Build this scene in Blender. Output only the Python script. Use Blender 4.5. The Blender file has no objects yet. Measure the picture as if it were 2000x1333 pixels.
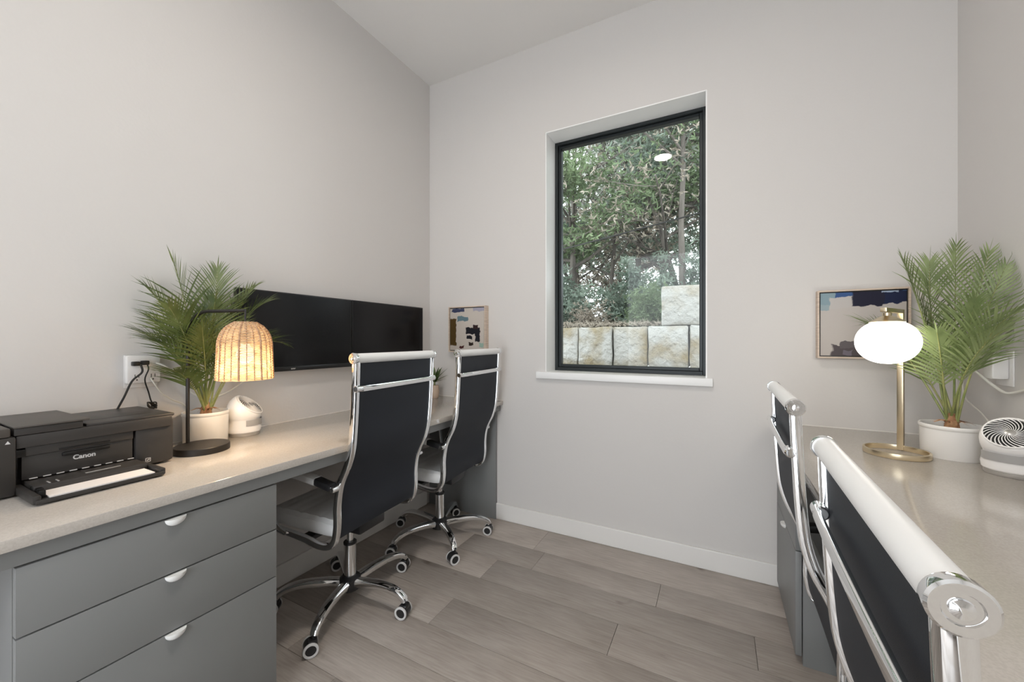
import bpy, bmesh, math, random
from mathutils import Vector, Matrix, noise
PI = math.pi
random.seed(7)
S = bpy.context.scene
C = bpy.context.collection

# ------------------------------------------------------------------ camera
CAM_H = 1.15
TH = math.atan(402 / 766.)
cam = bpy.data.cameras.new('camera')
cam.sensor_width = 36.0
cam.lens = 766. / 2000. * 36.
cam.shift_y = -0.0005
cam.clip_start = 0.02
cam.clip_end = 200
camo = bpy.data.objects.new('camera', cam)
C.objects.link(camo)
camo.location = (0, 0, CAM_H)
camo.rotation_euler = (PI / 2, 0, TH)
S.camera = camo

# ------------------------------------------------------------------ world + exposure
W = bpy.data.worlds.new('overcast_sky')
S.world = W
W.use_nodes = True
wn = W.node_tree.nodes
bg = wn['Background']
bg.inputs[0].default_value = (0.90, 0.95, 1.0, 1)
bg.inputs[1].default_value = 4.2
S.view_settings.view_transform = 'Standard'
S.view_settings.look = 'None'
S.view_settings.gamma = 1.0
S.view_settings.use_curve_mapping = False
S.view_settings.exposure = 0.30
S.cycles.use_denoising = True
DOWNLIGHT_W = 11.5
LAMP_W = 2.8
GLOBE_E = 5.5

# image pixel (2000x1333) -> room point on a plane
_f, _cx, _cy = 766., 1000., 665.5
_s, _c = math.sin(TH), math.cos(TH)
def ray(px, py):
    u = (px - _cx) / _f; v = -(py - _cy) / _f
    return Vector((-_s + u * _c, _c + u * _s, v))
def onX(px, py, x):
    r = ray(px, py); t = x / r.x
    return Vector((x, r.y * t, CAM_H + r.z * t))
def onY(px, py, y):
    r = ray(px, py); t = y / r.y
    return Vector((r.x * t, y, CAM_H + r.z * t))

# ------------------------------------------------------------------ materials
def mat(name, col=(.8, .8, .8), rough=.5, metal=0., spec=.5, trans=0., emis=None, estr=0., coat=0.):
    m = bpy.data.materials.new(name)
    m.use_nodes = True
    b = m.node_tree.nodes['Principled BSDF']
    b.inputs['Base Color'].default_value = (*col, 1)
    b.inputs['Roughness'].default_value = rough
    b.inputs['Metallic'].default_value = metal
    b.inputs['Specular IOR Level'].default_value = spec
    b.inputs['Coat Weight'].default_value = coat
    if emis:
        b.inputs['Emission Color'].default_value = (*emis, 1)
        b.inputs['Emission Strength'].default_value = estr
    return m
def nd(m, t, **kw):
    n = m.node_tree.nodes.new(t)
    for k, v in kw.items():
        setattr(n, k, v)
    return n
def ln(m, a, b):
    m.node_tree.links.new(a, b)
def bs(m):
    return m.node_tree.nodes['Principled BSDF']
def noise_col(m, c1, c2, scale=8, detail=4, lo=.35, hi=.65, stretch=(1, 1, 1), coord='Object'):
    tc = nd(m, 'ShaderNodeTexCoord'); mp = nd(m, 'ShaderNodeMapping')
    mp.inputs['Scale'].default_value = stretch
    nz = nd(m, 'ShaderNodeTexNoise'); nz.inputs['Scale'].default_value = scale; nz.inputs['Detail'].default_value = detail
    cr = nd(m, 'ShaderNodeValToRGB')
    cr.color_ramp.elements[0].position = lo; cr.color_ramp.elements[1].position = hi
    cr.color_ramp.elements[0].color = (*c1, 1); cr.color_ramp.elements[1].color = (*c2, 1)
    ln(m, tc.outputs[coord], mp.inputs[0]); ln(m, mp.outputs[0], nz.inputs['Vector'])
    ln(m, nz.outputs['Fac'], cr.inputs[0]); ln(m, cr.outputs[0], bs(m).inputs['Base Color'])
    return mp, nz, cr
def add_bump(m, scale=200, strength=.1, dist=.002, detail=2, stretch=(1, 1, 1)):
    tc = nd(m, 'ShaderNodeTexCoord'); mp = nd(m, 'ShaderNodeMapping'); mp.inputs['Scale'].default_value = stretch
    nz = nd(m, 'ShaderNodeTexNoise'); nz.inputs['Scale'].default_value = scale; nz.inputs['Detail'].default_value = detail
    bp = nd(m, 'ShaderNodeBump'); bp.inputs['Strength'].default_value = strength; bp.inputs['Distance'].default_value = dist
    ln(m, tc.outputs['Object'], mp.inputs[0]); ln(m, mp.outputs[0], nz.inputs['Vector'])
    ln(m, nz.outputs['Fac'], bp.inputs['Height']); ln(m, bp.outputs[0], bs(m).inputs['Normal'])

M = {}
M['wall'] = mat('wall_paint', (.66, .635, .612), .65, spec=.3); add_bump(M['wall'], 90, .12, .003)
M['ceil'] = mat('ceiling_paint', (.78, .765, .745), .8, spec=.2)
M['trim'] = mat('trim_white', (.80, .78, .75), .35); add_bump(M['trim'], 20, .02, .002)
M['reveal'] = mat('sill_white', (.90, .90, .89), .35)  # whiter than trim, so window light on the reveals is in the colour
M['outwall'] = mat('stucco', (.6, .58, .55), .9); add_bump(M['outwall'], 60, .4, .01)
M['cab'] = mat('cabinet_grey', (.218, .222, .220), .42)
noise_col(M['cab'], (.212, .216, .214), (.226, .229, .227), 3)
M['counter'] = mat('quartz', (.42, .385, .345), .12, spec=.5)
noise_col(M['counter'], (.50, .46, .415), (.55, .51, .465), 260, 3, .38, .62)  # tan raised to put the rattan lamp's warm light into the quartz colour
M['caulk'] = mat('caulk_white', (.78, .75, .71), .5)
M['pull'] = mat('pull_white', (.86, .86, .84), .35)
M['chrome'] = mat('chrome', (.86, .87, .88), .05, 1.0)
M['chrome_b'] = mat('chrome_brushed', (.74, .74, .74), .2, 1.0)
M['blackp'] = mat('black_plastic', (.015, .015, .016), .35); add_bump(M['blackp'], 400, .05, .0005)
M['blackm'] = mat('black_mesh_fabric', (.016, .0195, .027), .6, spec=.35)
add_bump(M['blackm'], 900, .35, .0008, 1)
M['whitel'] = mat('white_leather', (.86, .86, .85), .38); add_bump(M['whitel'], 300, .06, .001)
M['whitep'] = mat('white_plastic', (.82, .80, .78), .25); add_bump(M['whitep'], 500, .02, .0005)
M['greyp'] = mat('grey_plastic', (.36, .35, .34), .4)
M['silver'] = mat('silver_plastic', (.50, .48, .46), .3, .6)
M['ring'] = mat('wheel_ring_white', (.62, .61, .60), .4)
M['darkframe'] = mat('window_aluminium', (.016, .021, .023), .4, .2)
M['screen'] = mat('screen_black', (.004, .004, .005), .22, spec=.35)
M['bezel'] = mat('bezel_black', (.008, .008, .009), .3)
M['logo'] = mat('logo_silver', (.65, .65, .65), .4)
M['blacklamp'] = mat('lamp_black', (.016, .013, .011), .45); add_bump(M['blacklamp'], 300, .08, .0006)
M['brass'] = mat('brass', (.70, .60, .43), .28, 1.0); add_bump(M['brass'], 60, .03, .001, stretch=(1, 1, 12))
M['potw'] = mat('pot_white', (.80, .78, .75), .22); add_bump(M['potw'], 12, .05, .004)
M['soil'] = mat('soil', (.05, .035, .025), 1.); noise_col(M['soil'], (.02, .014, .01), (.10, .07, .05), 90)
M['fibre'] = mat('fibre_brown', (.34, .16, .07), .8); noise_col(M['fibre'], (.22, .09, .04), (.45, .26, .13), 60)
M['potbeige'] = mat('pot_beige', (.55, .42, .32), .6); add_bump(M['potbeige'], 40, .1, .003)
M['cordw'] = mat('cord_white', (.74, .72, .66), .4)
M['cordb'] = mat('cord_black', (.012, .011, .010), .45)
M['oak'] = mat('frame_oak', (.60, .49, .40), .55); noise_col(M['oak'], (.55, .44, .35), (.68, .56, .46), 12, stretch=(1, 1, 14))
M['paper'] = mat('paper', (.86, .82, .80), .7)
M['printer'] = mat('printer_black', (.038, .035, .033), .40); add_bump(M['printer'], 700, .12, .0004)
M['printer2'] = mat('printer_gloss', (.004, .004, .004), .35)
M['printlid'] = mat('printer_lid', (.075, .067, .060), .45); add_bump(M['printlid'], 900, .15, .0004)
M['canlens'] = mat('downlight_lens', (.9, .9, .9), .5, emis=(1, .80, .58), estr=4)
M['bulb'] = mat('bulb_glass', (.9, .85, .8), .4, emis=(1, .82, .58), estr=1.8)
M['globe'] = mat('opal_globe', (.95, .93, .9), .25, emis=(1, .93, .83), estr=GLOBE_E)

def leafmat(name, c1, c2, transl=.35, rough=.45, scale=12):
    m = mat(name, c1, rough)
    mp, nz, cr = noise_col(m, c1, c2, scale, 2, .3, .7)
    out = [n for n in m.node_tree.nodes if n.type == 'OUTPUT_MATERIAL'][0]
    tr = nd(m, 'ShaderNodeBsdfTranslucent'); mx = nd(m, 'ShaderNodeMixShader'); mx.inputs[0].default_value = transl
    ln(m, cr.outputs[0], tr.inputs[0])
    ln(m, bs(m).outputs[0], mx.inputs[1]); ln(m, tr.outputs[0], mx.inputs[2]); ln(m, mx.outputs[0], out.inputs[0])
    return m
M['palm'] = leafmat('palm_leaf', (.06, .095, .018), (.19, .23, .065), .25, .4, 14)
M['palmr'] = leafmat('palm_leaf_light', (.13, .18, .06), (.33, .40, .18), .25, .45, 14)
M['stem'] = mat('palm_stem', (.20, .24, .07), .5); noise_col(M['stem'], (.14, .19, .05), (.30, .30, .11), 20)
M['succ'] = leafmat('small_leaf', (.05, .10, .025), (.12, .19, .06), .2, .4, 30)
M['reed'] = leafmat('rattan_reed', (.70, .58, .42), (.84, .74, .58), .55, .6, 60)
M['stake'] = leafmat('rattan_stake', (.42, .22, .12), (.66, .44, .27), .2, .6, 60)
M['cedar'] = leafmat('cedar_green', (.09, .135, .065), (.24, .31, .17), .35, .7, 1.6)
M['cedar2'] = leafmat('cedar_blue_green', (.13, .175, .135), (.31, .37, .30), .35, .7, 1.6)
M['dry'] = leafmat('dry_leaf', (.20, .165, .13), (.38, .34, .28), .3, .8, 2)
M['pale'] = leafmat('pale_leaf', (.42, .43, .38), (.72, .72, .67), .4, .8, 2)
M['bark'] = mat('bark', (.10, .085, .075), .95); noise_col(M['bark'], (.05, .042, .038), (.17, .15, .13), 9, 6, .3, .7, (1, 1, .25))
M['ground'] = mat('leaf_litter', (.25, .22, .18), 1.); noise_col(M['ground'], (.12, .10, .08), (.38, .35, .30), 22, 6); add_bump(M['ground'], 30, 1., .05)
M['lime'] = mat('limestone', (.62, .58, .50), .95)
def lime():
    m = M['lime']; mp, nz, cr = noise_col(m, (.19, .15, .085), (.315, .31, .29), 3.4, 7, .36, .58, coord='Object')
    oi = nd(m, 'ShaderNodeObjectInfo'); add = nd(m, 'ShaderNodeVectorMath', operation='ADD'); sc = nd(m, 'ShaderNodeVectorMath', operation='SCALE')
    cb = nd(m, 'ShaderNodeCombineXYZ')
    for i in range(3): ln(m, oi.outputs['Random'], cb.inputs[i])
    ln(m, cb.outputs[0], sc.inputs[0]); sc.inputs['Scale'].default_value = 40
    tc = [n for n in m.node_tree.nodes if n.type == 'TEX_COORD'][0]
    ln(m, tc.outputs['Object'], add.inputs[0]); ln(m, sc.outputs[0], add.inputs[1]); ln(m, add.outputs[0], mp.inputs[0])
    add_bump(m, 16, 1.0, .05, 8)
lime()
def glassmat():
    m = bpy.data.materials.new('window_glass'); m.use_nodes = True
    t = m.node_tree; t.nodes.remove(bs(m))
    out = [n for n in t.nodes if n.type == 'OUTPUT_MATERIAL'][0]
    tr = nd(m, 'ShaderNodeBsdfTransparent'); tr.inputs[0].default_value = (.95, .97, .96, 1)
    gl = nd(m, 'ShaderNodeBsdfGlossy'); gl.inputs['Roughness'].default_value = .005
    fr = nd(m, 'ShaderNodeFresnel'); fr.inputs[0].default_value = 1.28
    mx = nd(m, 'ShaderNodeMixShader')
    ln(m, fr.outputs[0], mx.inputs[0]); ln(m, tr.outputs[0], mx.inputs[1]); ln(m, gl.outputs[0], mx.inputs[2]); ln(m, mx.outputs[0], out.inputs[0])
    return m
M['glass'] = glassmat()
def plankmat():
    m = mat('oak_plank', (.3, .25, .21), .42, spec=.35)
    tc = nd(m, 'ShaderNodeTexCoord'); oi = nd(m, 'ShaderNodeObjectInfo')
    cb = nd(m, 'ShaderNodeCombineXYZ'); mul = nd(m, 'ShaderNodeMath', operation='MULTIPLY'); mul.inputs[1].default_value = 37
    ln(m, oi.outputs['Random'], mul.inputs[0])
    for i in range(3): ln(m, mul.outputs[0], cb.inputs[i])
    ad = nd(m, 'ShaderNodeVectorMath', operation='ADD'); ln(m, tc.outputs['Object'], ad.inputs[0]); ln(m, cb.outputs[0], ad.inputs[1])
    def nz(scale, detail, st, dist=0.):
        mp = nd(m, 'ShaderNodeMapping'); mp.inputs['Scale'].default_value = st; ln(m, ad.outputs[0], mp.inputs[0])
        n = nd(m, 'ShaderNodeTexNoise'); n.inputs['Scale'].default_value = scale; n.inputs['Detail'].default_value = detail; n.inputs['Distortion'].default_value = dist
        ln(m, mp.outputs[0], n.inputs['Vector']); return n
    grain = nz(9, 6, (1.2, 16, 4), .4); fine = nz(40, 3, (1, 22, 4)); broad = nz(2.2, 3, (1.2, 3, 1), .6); knots = nz(5.5, 2, (1, 1.6, 1), .3)
    cr = nd(m, 'ShaderNodeValToRGB'); e = cr.color_ramp.elements
    e[0].position = .30; e[1].position = .72
    e[0].color = (.32, .275, .24, 1); e[1].color = (.50, .45, .405, 1)
    mx = nd(m, 'ShaderNodeMath', operation='MULTIPLY_ADD'); mx.inputs[1].default_value = .55
    m2 = nd(m, 'ShaderNodeMath', operation='MULTIPLY'); m2.inputs[1].default_value = .45
    ln(m, broad.outputs['Fac'], m2.inputs[0]); ln(m, grain.outputs['Fac'], mx.inputs[0]); ln(m, m2.outputs[0], mx.inputs[2]); ln(m, mx.outputs[0], cr.inputs[0])
    kr = nd(m, 'ShaderNodeValToRGB'); k = kr.color_ramp.elements
    k[0].position = .70; k[1].position = .80; k[0].color = (1, 1, 1, 1); k[1].color = (.52, .48, .45, 1)
    ln(m, knots.outputs['Fac'], kr.inputs[0])
    mm = nd(m, 'ShaderNodeMix', data_type='RGBA', blend_type='MULTIPLY'); mm.inputs[0].default_value = 1
    ln(m, cr.outputs[0], mm.inputs[6]); ln(m, kr.outputs[0], mm.inputs[7])
    hv = nd(m, 'ShaderNodeHueSaturation')
    mr = nd(m, 'ShaderNodeMapRange'); mr.inputs[3].default_value = .82; mr.inputs[4].default_value = 1.14; ln(m, oi.outputs['Random'], mr.inputs[0])
    ln(m, mr.outputs[0], hv.inputs['Value']); ln(m, mm.outputs[2], hv.inputs['Color']); ln(m, hv.outputs[0], bs(m).inputs['Base Color'])
    bp = nd(m, 'ShaderNodeBump'); bp.inputs['Strength'].default_value = .12; bp.inputs['Distance'].default_value = .002
    ln(m, fine.outputs['Fac'], bp.inputs['Height']); ln(m, bp.outputs[0], bs(m).inputs['Normal'])
    return m
M['plank'] = plankmat()

# ------------------------------------------------------------------ helpers
def bmnew(): return bmesh.new()
def box(bm, x0, x1, y0, y1, z0, z1, bev=0., seg=2, mtx=None):
    b = bmesh.new()
    bmesh.ops.create_cube(b, size=1)
    for v in b.verts:
        v.co = Vector(((x0 + x1) / 2 + v.co.x * (x1 - x0), (y0 + y1) / 2 + v.co.y * (y1 - y0), (z0 + z1) / 2 + v.co.z * (z1 - z0)))
    if bev > 0:
        bmesh.ops.bevel(b, geom=b.edges[:], offset=bev, segments=seg, profile=.5, affect='EDGES')
    if mtx: bmesh.ops.transform(b, matrix=mtx, verts=b.verts[:])
    merge(bm, b)
    return bm
def merge(bm, b):
    mp = {}
    for v in b.verts: mp[v] = bm.verts.new(v.co)
    for f in b.faces:
        try: bm.faces.new([mp[v] for v in f.verts])
        except ValueError: pass
    b.free()
def lathe(bm, prof, n=32, mtx=None):
    b = bmesh.new(); rings = []
    for (r, z) in prof:
        if r < 1e-6: rings.append([b.verts.new((0, 0, z))])
        else: rings.append([b.verts.new((r * math.cos(2 * PI * i / n), r * math.sin(2 * PI * i / n), z)) for i in range(n)])
    for a, c in zip(rings, rings[1:]):
        for i in range(n):
            j = (i + 1) % n
            if len(a) == 1 and len(c) == 1: continue
            if len(a) == 1: b.faces.new((a[0], c[j], c[i]))
            elif len(c) == 1: b.faces.new((a[i], a[j], c[0]))
            else: b.faces.new((a[i], a[j], c[j], c[i]))
    for f in b.faces: f.normal_flip()
    bmesh.ops.recalc_face_normals(b, faces=b.faces[:])
    if mtx: bmesh.ops.transform(b, matrix=mtx, verts=b.verts[:])
    merge(bm, b)
    return bm
def align(p, q):
    d = (Vector(q) - Vector(p))
    return Matrix.Translation(p) @ d.to_track_quat('Z', 'Y').to_matrix().to_4x4(), d.length
def cyl(bm, p, q, r, r2=None, n=20, bev=0.):
    m, L = align(p, q)
    r2 = r if r2 is None else r2
    pr = [(0, 0), (r - bev, 0), (r, bev), (r2, L - bev), (r2 - bev, L), (0, L)] if bev else [(0, 0), (r, 0), (r2, L), (0, L)]
    return lathe(bm, pr, n, m)
def smooth_path(pts, n=6, closed=False):
    P = [Vector(p) for p in pts]; out = []
    N = len(P)
    rng = range(N if closed else N - 1)
    for i in rng:
        p0 = P[(i - 1) % N] if closed or i > 0 else P[0] * 2 - P[1]
        p1 = P[i]; p2 = P[(i + 1) % N]
        p3 = P[(i + 2) % N] if closed or i + 2 < N else P[-1] * 2 - P[-2]
        for k in range(n):
            t = k / n
            out.append(.5 * ((2 * p1) + (-p0 + p2) * t + (2 * p0 - 5 * p1 + 4 * p2 - p3) * t * t + (-p0 + 3 * p1 - 3 * p2 + p3) * t ** 3))
    if not closed: out.append(P[-1].copy())
    return out
def circ(r, n=8, rb=None):
    rb = rb or r
    return [(r * math.cos(2 * PI * i / n), rb * math.sin(2 * PI * i / n)) for i in range(n)]
def rrect(a, b, r):
    out = []
    for (cx, cy, s) in ((a / 2 - r, b / 2 - r, 0), (-a / 2 + r, b / 2 - r, 1), (-a / 2 + r, -b / 2 + r, 2), (a / 2 - r, -b / 2 + r, 3)):
        for k in range(3):
            t = (s + k / 2) * PI / 2
            out.append((cx + r * math.cos(t), cy + r * math.sin(t)))
    return out
def sweep(bm, pts, sec, side=None, scales=None, closed=False):
    P = [Vector(p) for p in pts]; N = len(P); rings = []
    prev = None
    for i, p in enumerate(P):
        if closed: t = (P[(i + 1) % N] - P[i - 1])
        else: t = P[min(i + 1, N - 1)] - P[max(i - 1, 0)]
        t.normalize()
        if side is not None:
            sd = Vector(side); sd = (sd - t * sd.dot(t)).normalized()
        elif prev is None:
            sd = t.orthogonal().normalized()
        else:
            sd = (prev - t * prev.dot(t)).normalized()
        prev = sd
        nm = t.cross(sd)
        k = scales[i] if scales else 1.
        rings.append([bm.verts.new(p + sd * (a * k) + nm * (b * k)) for (a, b) in sec])
    n = len(sec)
    for i in range(N if closed else N - 1):
        a, c = rings[i], rings[(i + 1) % N]
        for j in range(n):
            bm.faces.new((a[j], a[(j + 1) % n], c[(j + 1) % n], c[j]))
    if not closed:
        bm.faces.new(rings[0][::-1]); bm.faces.new(rings[-1])
    return bm
def obj(name, bm, m, parent=None, smooth=True, loc=None, kind=None, label=None, ang=35):
    bmesh.ops.recalc_face_normals(bm, faces=bm.faces[:])
    me = bpy.data.meshes.new(name); bm.to_mesh(me); bm.free()
    me.materials.append(M[m] if isinstance(m, str) else m)
    return link(name, me, parent, smooth, loc, kind, label, ang)
def link(name, me, parent=None, smooth=True, loc=None, kind=None, label=None, ang=35):
    if smooth:
        me.polygons.foreach_set('use_smooth', [True] * len(me.polygons))
        try: me.set_sharp_from_angle(angle=math.radians(ang))
        except Exception: pass
    o = bpy.data.objects.new(name, me); C.objects.link(o)
    if parent: o.parent = parent
    if loc is not None: o.location = loc
    if kind: o['kind'] = kind
    if label: o['label'] = label
    return o
def pyobj(name, verts, faces, m, parent=None, smooth=False, kind=None):
    me = bpy.data.meshes.new(name); me.from_pydata(verts, [], faces); me.materials.append(M[m] if isinstance(m, str) else m)
    return link(name, me, parent, smooth, kind=kind, ang=60)
def thing(name, label, cat, loc=(0, 0, 0), rz=0., group=None):
    o = bpy.data.objects.new(name, None); C.objects.link(o)
    o.location = loc; o.rotation_euler = (0, 0, rz); o.empty_display_size = .05
    o['label'] = label; o['category'] = cat
    if group: o['group'] = group
    return o
def tag(o, label, cat, group=None):
    o['label'] = label; o['category'] = cat
    if group: o['group'] = group
    return o
def boxobj(name, m, parent, *a, bev=0., **kw):
    return obj(name, box(bmnew(), *a, bev=bev), m, parent, **kw)
def copy_tree(o, parent=None):
    n = o.copy(); C.objects.link(n); n.parent = parent
    for ch in list(o.children): copy_tree(ch, n)
    return n
def text_mesh(name, body, size, m, parent, mtx, ext=.0004, bold=0.):
    cu = bpy.data.curves.new(name, 'FONT'); cu.body = body; cu.size = size; cu.extrude = ext; cu.offset = bold
    cu.align_x = 'CENTER'; cu.align_y = 'CENTER'
    t = bpy.data.objects.new(name + '_tmp', cu)
    me = bpy.data.meshes.new_from_object(t)
    bpy.data.objects.remove(t); me.materials.clear(); me.materials.append(M[m])
    me.transform(mtx)
    return link(name, me, parent, False)

# ------------------------------------------------------------------ room shell
XL, XR, YB, YF, ZC = -1.82, .845, 2.205, -1.45, 2.965
WT = .21
wx0, wx1, wz0, wz1 = -.925, -.05, .96, 2.413
def struct(name, bm, m, parent=None, smooth=False):
    return obj(name, bm, m, parent, smooth, kind='structure')
floor = struct('floor', box(bmnew(), XL - .1, XR + .1, YF - .1, YB + .1, -.06, -.012), 'soil')
struct('ceiling', box(bmnew(), XL - .2, XR + .2, YF - .2, YB + WT, ZC, ZC + .15), 'ceil')
struct('wall_left', box(bmnew(), XL - .15, XL, YF - .15, YB + WT, -.1, ZC), 'wall')
struct('wall_right', box(bmnew(), XR, XR + .15, YF - .15, YB + WT, -.1, ZC), 'wall')
b = bmnew()
box(b, XL, wx0, YB, YB + WT, -.1, ZC); box(b, wx1, XR, YB, YB + WT, -.1, ZC)
box(b, wx0, wx1, YB, YB + WT, -.1, wz0 - .04); box(b, wx0, wx1, YB, YB + WT, wz1, ZC)
struct('wall_back', b, 'wall')
b = bmnew()   # wall behind the camera with an unseen opening, added and sized to let sky light in
box(b, XL, -1.25, YF - .12, YF, -.1, ZC); box(b, .27, XR, YF - .12, YF, -.1, ZC); box(b, -1.25, .27, YF - .12, YF, 2.45, ZC)
struct('wall_front', b, 'wall')
# planks, 7 inch wide, running along the window wall
seams = [YB - .003, 1.965, 1.787, 1.608, 1.429, 1.252, 1.080, .905]
while seams[-1] > YF + .05: seams.append(max(seams[-1] - .1775, YF))
known = {1: [-1.28, -.830, -.237, .46], 2: [-1.02, .125], 3: [-1.55, -.359, .62], 4: [-1.041, .28], 5: [-.35], 6: [-1.42, .22], 0: [-.9, .55]}
rr = random.Random(3)
for i in range(len(seams) - 1):
    y1, y0 = seams[i], seams[i + 1]
    js = known.get(i) or sorted([XL + .5 + rr.random() * .7, XL + 1.6 + rr.random() * .5])
    xs = [XL] + js + [XR]
    for a, c in zip(xs, xs[1:]):
        cx, cy = (a + c) / 2, (y0 + y1) / 2
        boxobj('plank', 'plank', floor, -(c - a) / 2 + .0006, (c - a) / 2 - .0006, -(y1 - y0) / 2 + .0006, (y1 - y0) / 2 - .0006, -.012, 0, bev=.0012, loc=(cx, cy, 0))
def baseboard(name, *a):
    struct(name, box(bmnew(), *a, bev=.003), 'trim')
baseboard('baseboard_back', -1.268, .262, YB - .013, YB, 0, .1)
baseboard('baseboard_left', XL, XL + .013, YF, YB - .045, 0, .1)
baseboard('baseboard_right', XR - .013, XR, YF, 1.70, 0, .1)

# window
win = bpy.data.objects.new('window_1', None); C.objects.link(win); win.location = ((wx0 + wx1) / 2, YB, wz0)
win['kind'] = 'structure'
def wl(x, y, z): return (x - (wx0 + wx1) / 2, y - YB, z - wz0)
def wbox(name, m, x0, x1, y0, y1, z0, z1, bev=.0, parent=win):
    p, q = wl(x0, y0, z0), wl(x1, y1, z1)
    return boxobj(name, m, parent, p[0], q[0], p[1], q[1], p[2], q[2], bev=bev)
fy0, fy1 = 2.347, 2.402
b = bmnew()
def frame_ring(b, inset, w, y0, y1):
    x0, x1, z0, z1 = wx0 + inset, wx1 - inset, wz0 + inset, wz1 - inset
    for (a0, a1, c0, c1) in ((x0, x0 + w, z0, z1), (x1 - w, x1, z0, z1), (x0 + w, x1 - w, z0, z0 + w), (x0 + w, x1 - w, z1 - w, z1)):
        p, q = wl(a0, y0, c0), wl(a1, y1, c1)
        box(b, p[0], q[0], p[1], q[1], p[2], q[2], bev=.002, seg=1)
frame_ring(b, 0, .022, fy0, fy1)
obj('window_frame', b, 'darkframe', win)
b = bmnew(); frame_ring(b, .022, .017, fy0 + .018, fy1)
obj('glazing_bead', b, 'darkframe', win)
wbox('pane', 'glass', wx0 + .036, wx1 - .036, 2.383, 2.387, wz0 + .036, wz1 - .036)
wbox('window_sill', 'reveal', -.982, -.022, YB - .022, fy0 + .002, wz0 - .04, wz0, bev=.003)
b = bmnew()
for (x0, x1, z0, z1) in ((wx0 - .002, wx0 + .004, wz0, wz1), (wx1 - .004, wx1 + .002, wz0, wz1), (wx0, wx1, wz1 - .004, wz1 + .002)):
    p, q = wl(x0, YB - .0005, z0), wl(x1, fy0 + .003, z1)
    box(b, p[0], q[0], p[1], q[1], p[2], q[2])
obj('window_reveal', b, 'reveal', win)

# recessed ceiling lights (one shows as a reflection in the window)
def downlight(x, y, label):
    t = thing('recessed_ceiling_light', label, 'ceiling light', (x, y, ZC))
    obj('trim_ring', lathe(bmnew(), [(.062, 0), (.085, -.002), (.085, -.006), (.064, -.008), (.062, 0)], 40), 'reveal', t)
    obj('lens', lathe(bmnew(), [(0, -.004), (.062, -.004)], 40), 'canlens', t)
    L = bpy.data.lights.new('downlight', 'AREA'); L.shape = 'DISK'; L.size = .16; L.energy = DOWNLIGHT_W; L.color = (1, .93, .85); L.spread = math.radians(170)
    o = bpy.data.objects.new('downlight_lamp', L); C.objects.link(o); o.parent = t; o.location = (0, 0, -.012)
downlight(-.48, .66, 'round recessed ceiling light above the floor')

# ------------------------------------------------------------------ desks
CT, CB, AB = .7625, .737, .698
def countertop(name, label, xw, xf, y0, y1, endp):
    s = 1 if xf > xw else -1
    t = thing(name, label, 'countertop', ((xw + xf) / 2, (y0 + y1) / 2, CB))
    ox, oy = (xw + xf) / 2, (y0 + y1) / 2
    d = abs(xf - xw) / 2; l = (y1 - y0) / 2
    boxobj('slab', 'counter', t, -d, d, -l, l, 0, CT - CB, bev=.002)
    xa = s * (d - .018)
    boxobj('apron', 'cab', t, min(xa, xa - s * .018), max(xa, xa - s * .018), -l, l, AB - CB, 0, bev=.001)
    bc = bmnew(); w = -s * d
    box(bc, min(w, w + s * .004), max(w, w + s * .004), -l, l, CT - CB, CT - CB + .004)
    box(bc, -d, d, l - .004, l, CT - CB, CT - CB + .004)
    obj('caulk_bead', bc, 'caulk', t)
    if endp:
        boxobj('end_panel', 'cab', t, -d + .014, d - .043, l - .02, l, -CB, 0, bev=.001)
    return t
countertop('desk_countertop', 'long beige quartz countertop with grey apron along the monitor wall', XL + .001, -1.222, -1.2, YB - .001, True)
countertop('desk_countertop', 'pale quartz countertop under the brass globe lamp, along the right wall', XR, .226, -1.2, YB - .001, False)
def pull(bm, w=.046, h=.02, d=.017):
    n, k = 14, 7; g = []
    for i in range(n + 1):
        a = PI * i / n; row = []
        for j in range(k + 1):
            e = PI / 2 * j / k
            x = math.sin(e) * d if True else 0
            r = math.cos(e)
            row.append(bm.verts.new((x, -math.cos(a) * r * w / 2, -math.sin(a) * r * h)))
        g.append(row)
    for i in range(n):
        for j in range(k):
            bm.faces.new((g[i][j], g[i + 1][j], g[i + 1][j + 1], g[i][j + 1]))
    top = [g[0][j] for j in range(k + 1)] + [g[n][j] for j in range(k - 1, -1, -1)]
    bm.faces.new(top)
    bmesh.ops.remove_doubles(bm, verts=bm.verts[:], dist=.0002)
    return bm
def cabinet(label, x_front, x_back, y0, y1):
    s = 1 if x_front > x_back else -1
    cy = (y0 + y1) / 2; hw = (y1 - y0) / 2; dp = abs(x_front - x_back)
    t = thing('drawer_cabinet', label, 'cabinet', (x_front, cy, 0), 0 if s > 0 else PI, 'grey drawer cabinets')
    b = bmnew()     # carcass, local +x is the front
    box(b, -dp, -.022, -hw, -hw + .018, .0, AB - .002); box(b, -dp, -.022, hw - .018, hw, .0, AB - .002)
    box(b, -dp, -dp + .012, -hw + .018, hw - .018, .09, AB - .002); box(b, -dp + .012, -.03, -hw + .018, hw - .018, .085, .1); box(b, -dp + .012, -.03, -hw + .018, hw - .018, AB - .02, AB - .002)
    obj('carcass', b, 'cab', t, smooth=False)
    boxobj('toe_kick', 'cab', t, -.07, -.055, -hw + .018, hw - .018, 0, .086)
    zs = [AB - .003, .551, .402, .03]
    for a, c in zip(zs, zs[1:]):
        d = boxobj('drawer', 'cab', t, -.019, 0, -hw + .0, hw - .0, c + .002, a - .0015, bev=.0012)
        p = obj('pull', pull(bmnew()), 'pull', d, label='white half-moon finger pull'); p.location = (-.001, 0, a - .002)
    return t
cabinet('grey three-drawer cabinet below the black printer', -1.24, XL + .002, .232, .755)
cabinet('grey three-drawer cabinet beside the window wall under the pale countertop', .244, XR - .002, 1.703, YB - .015)

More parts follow.
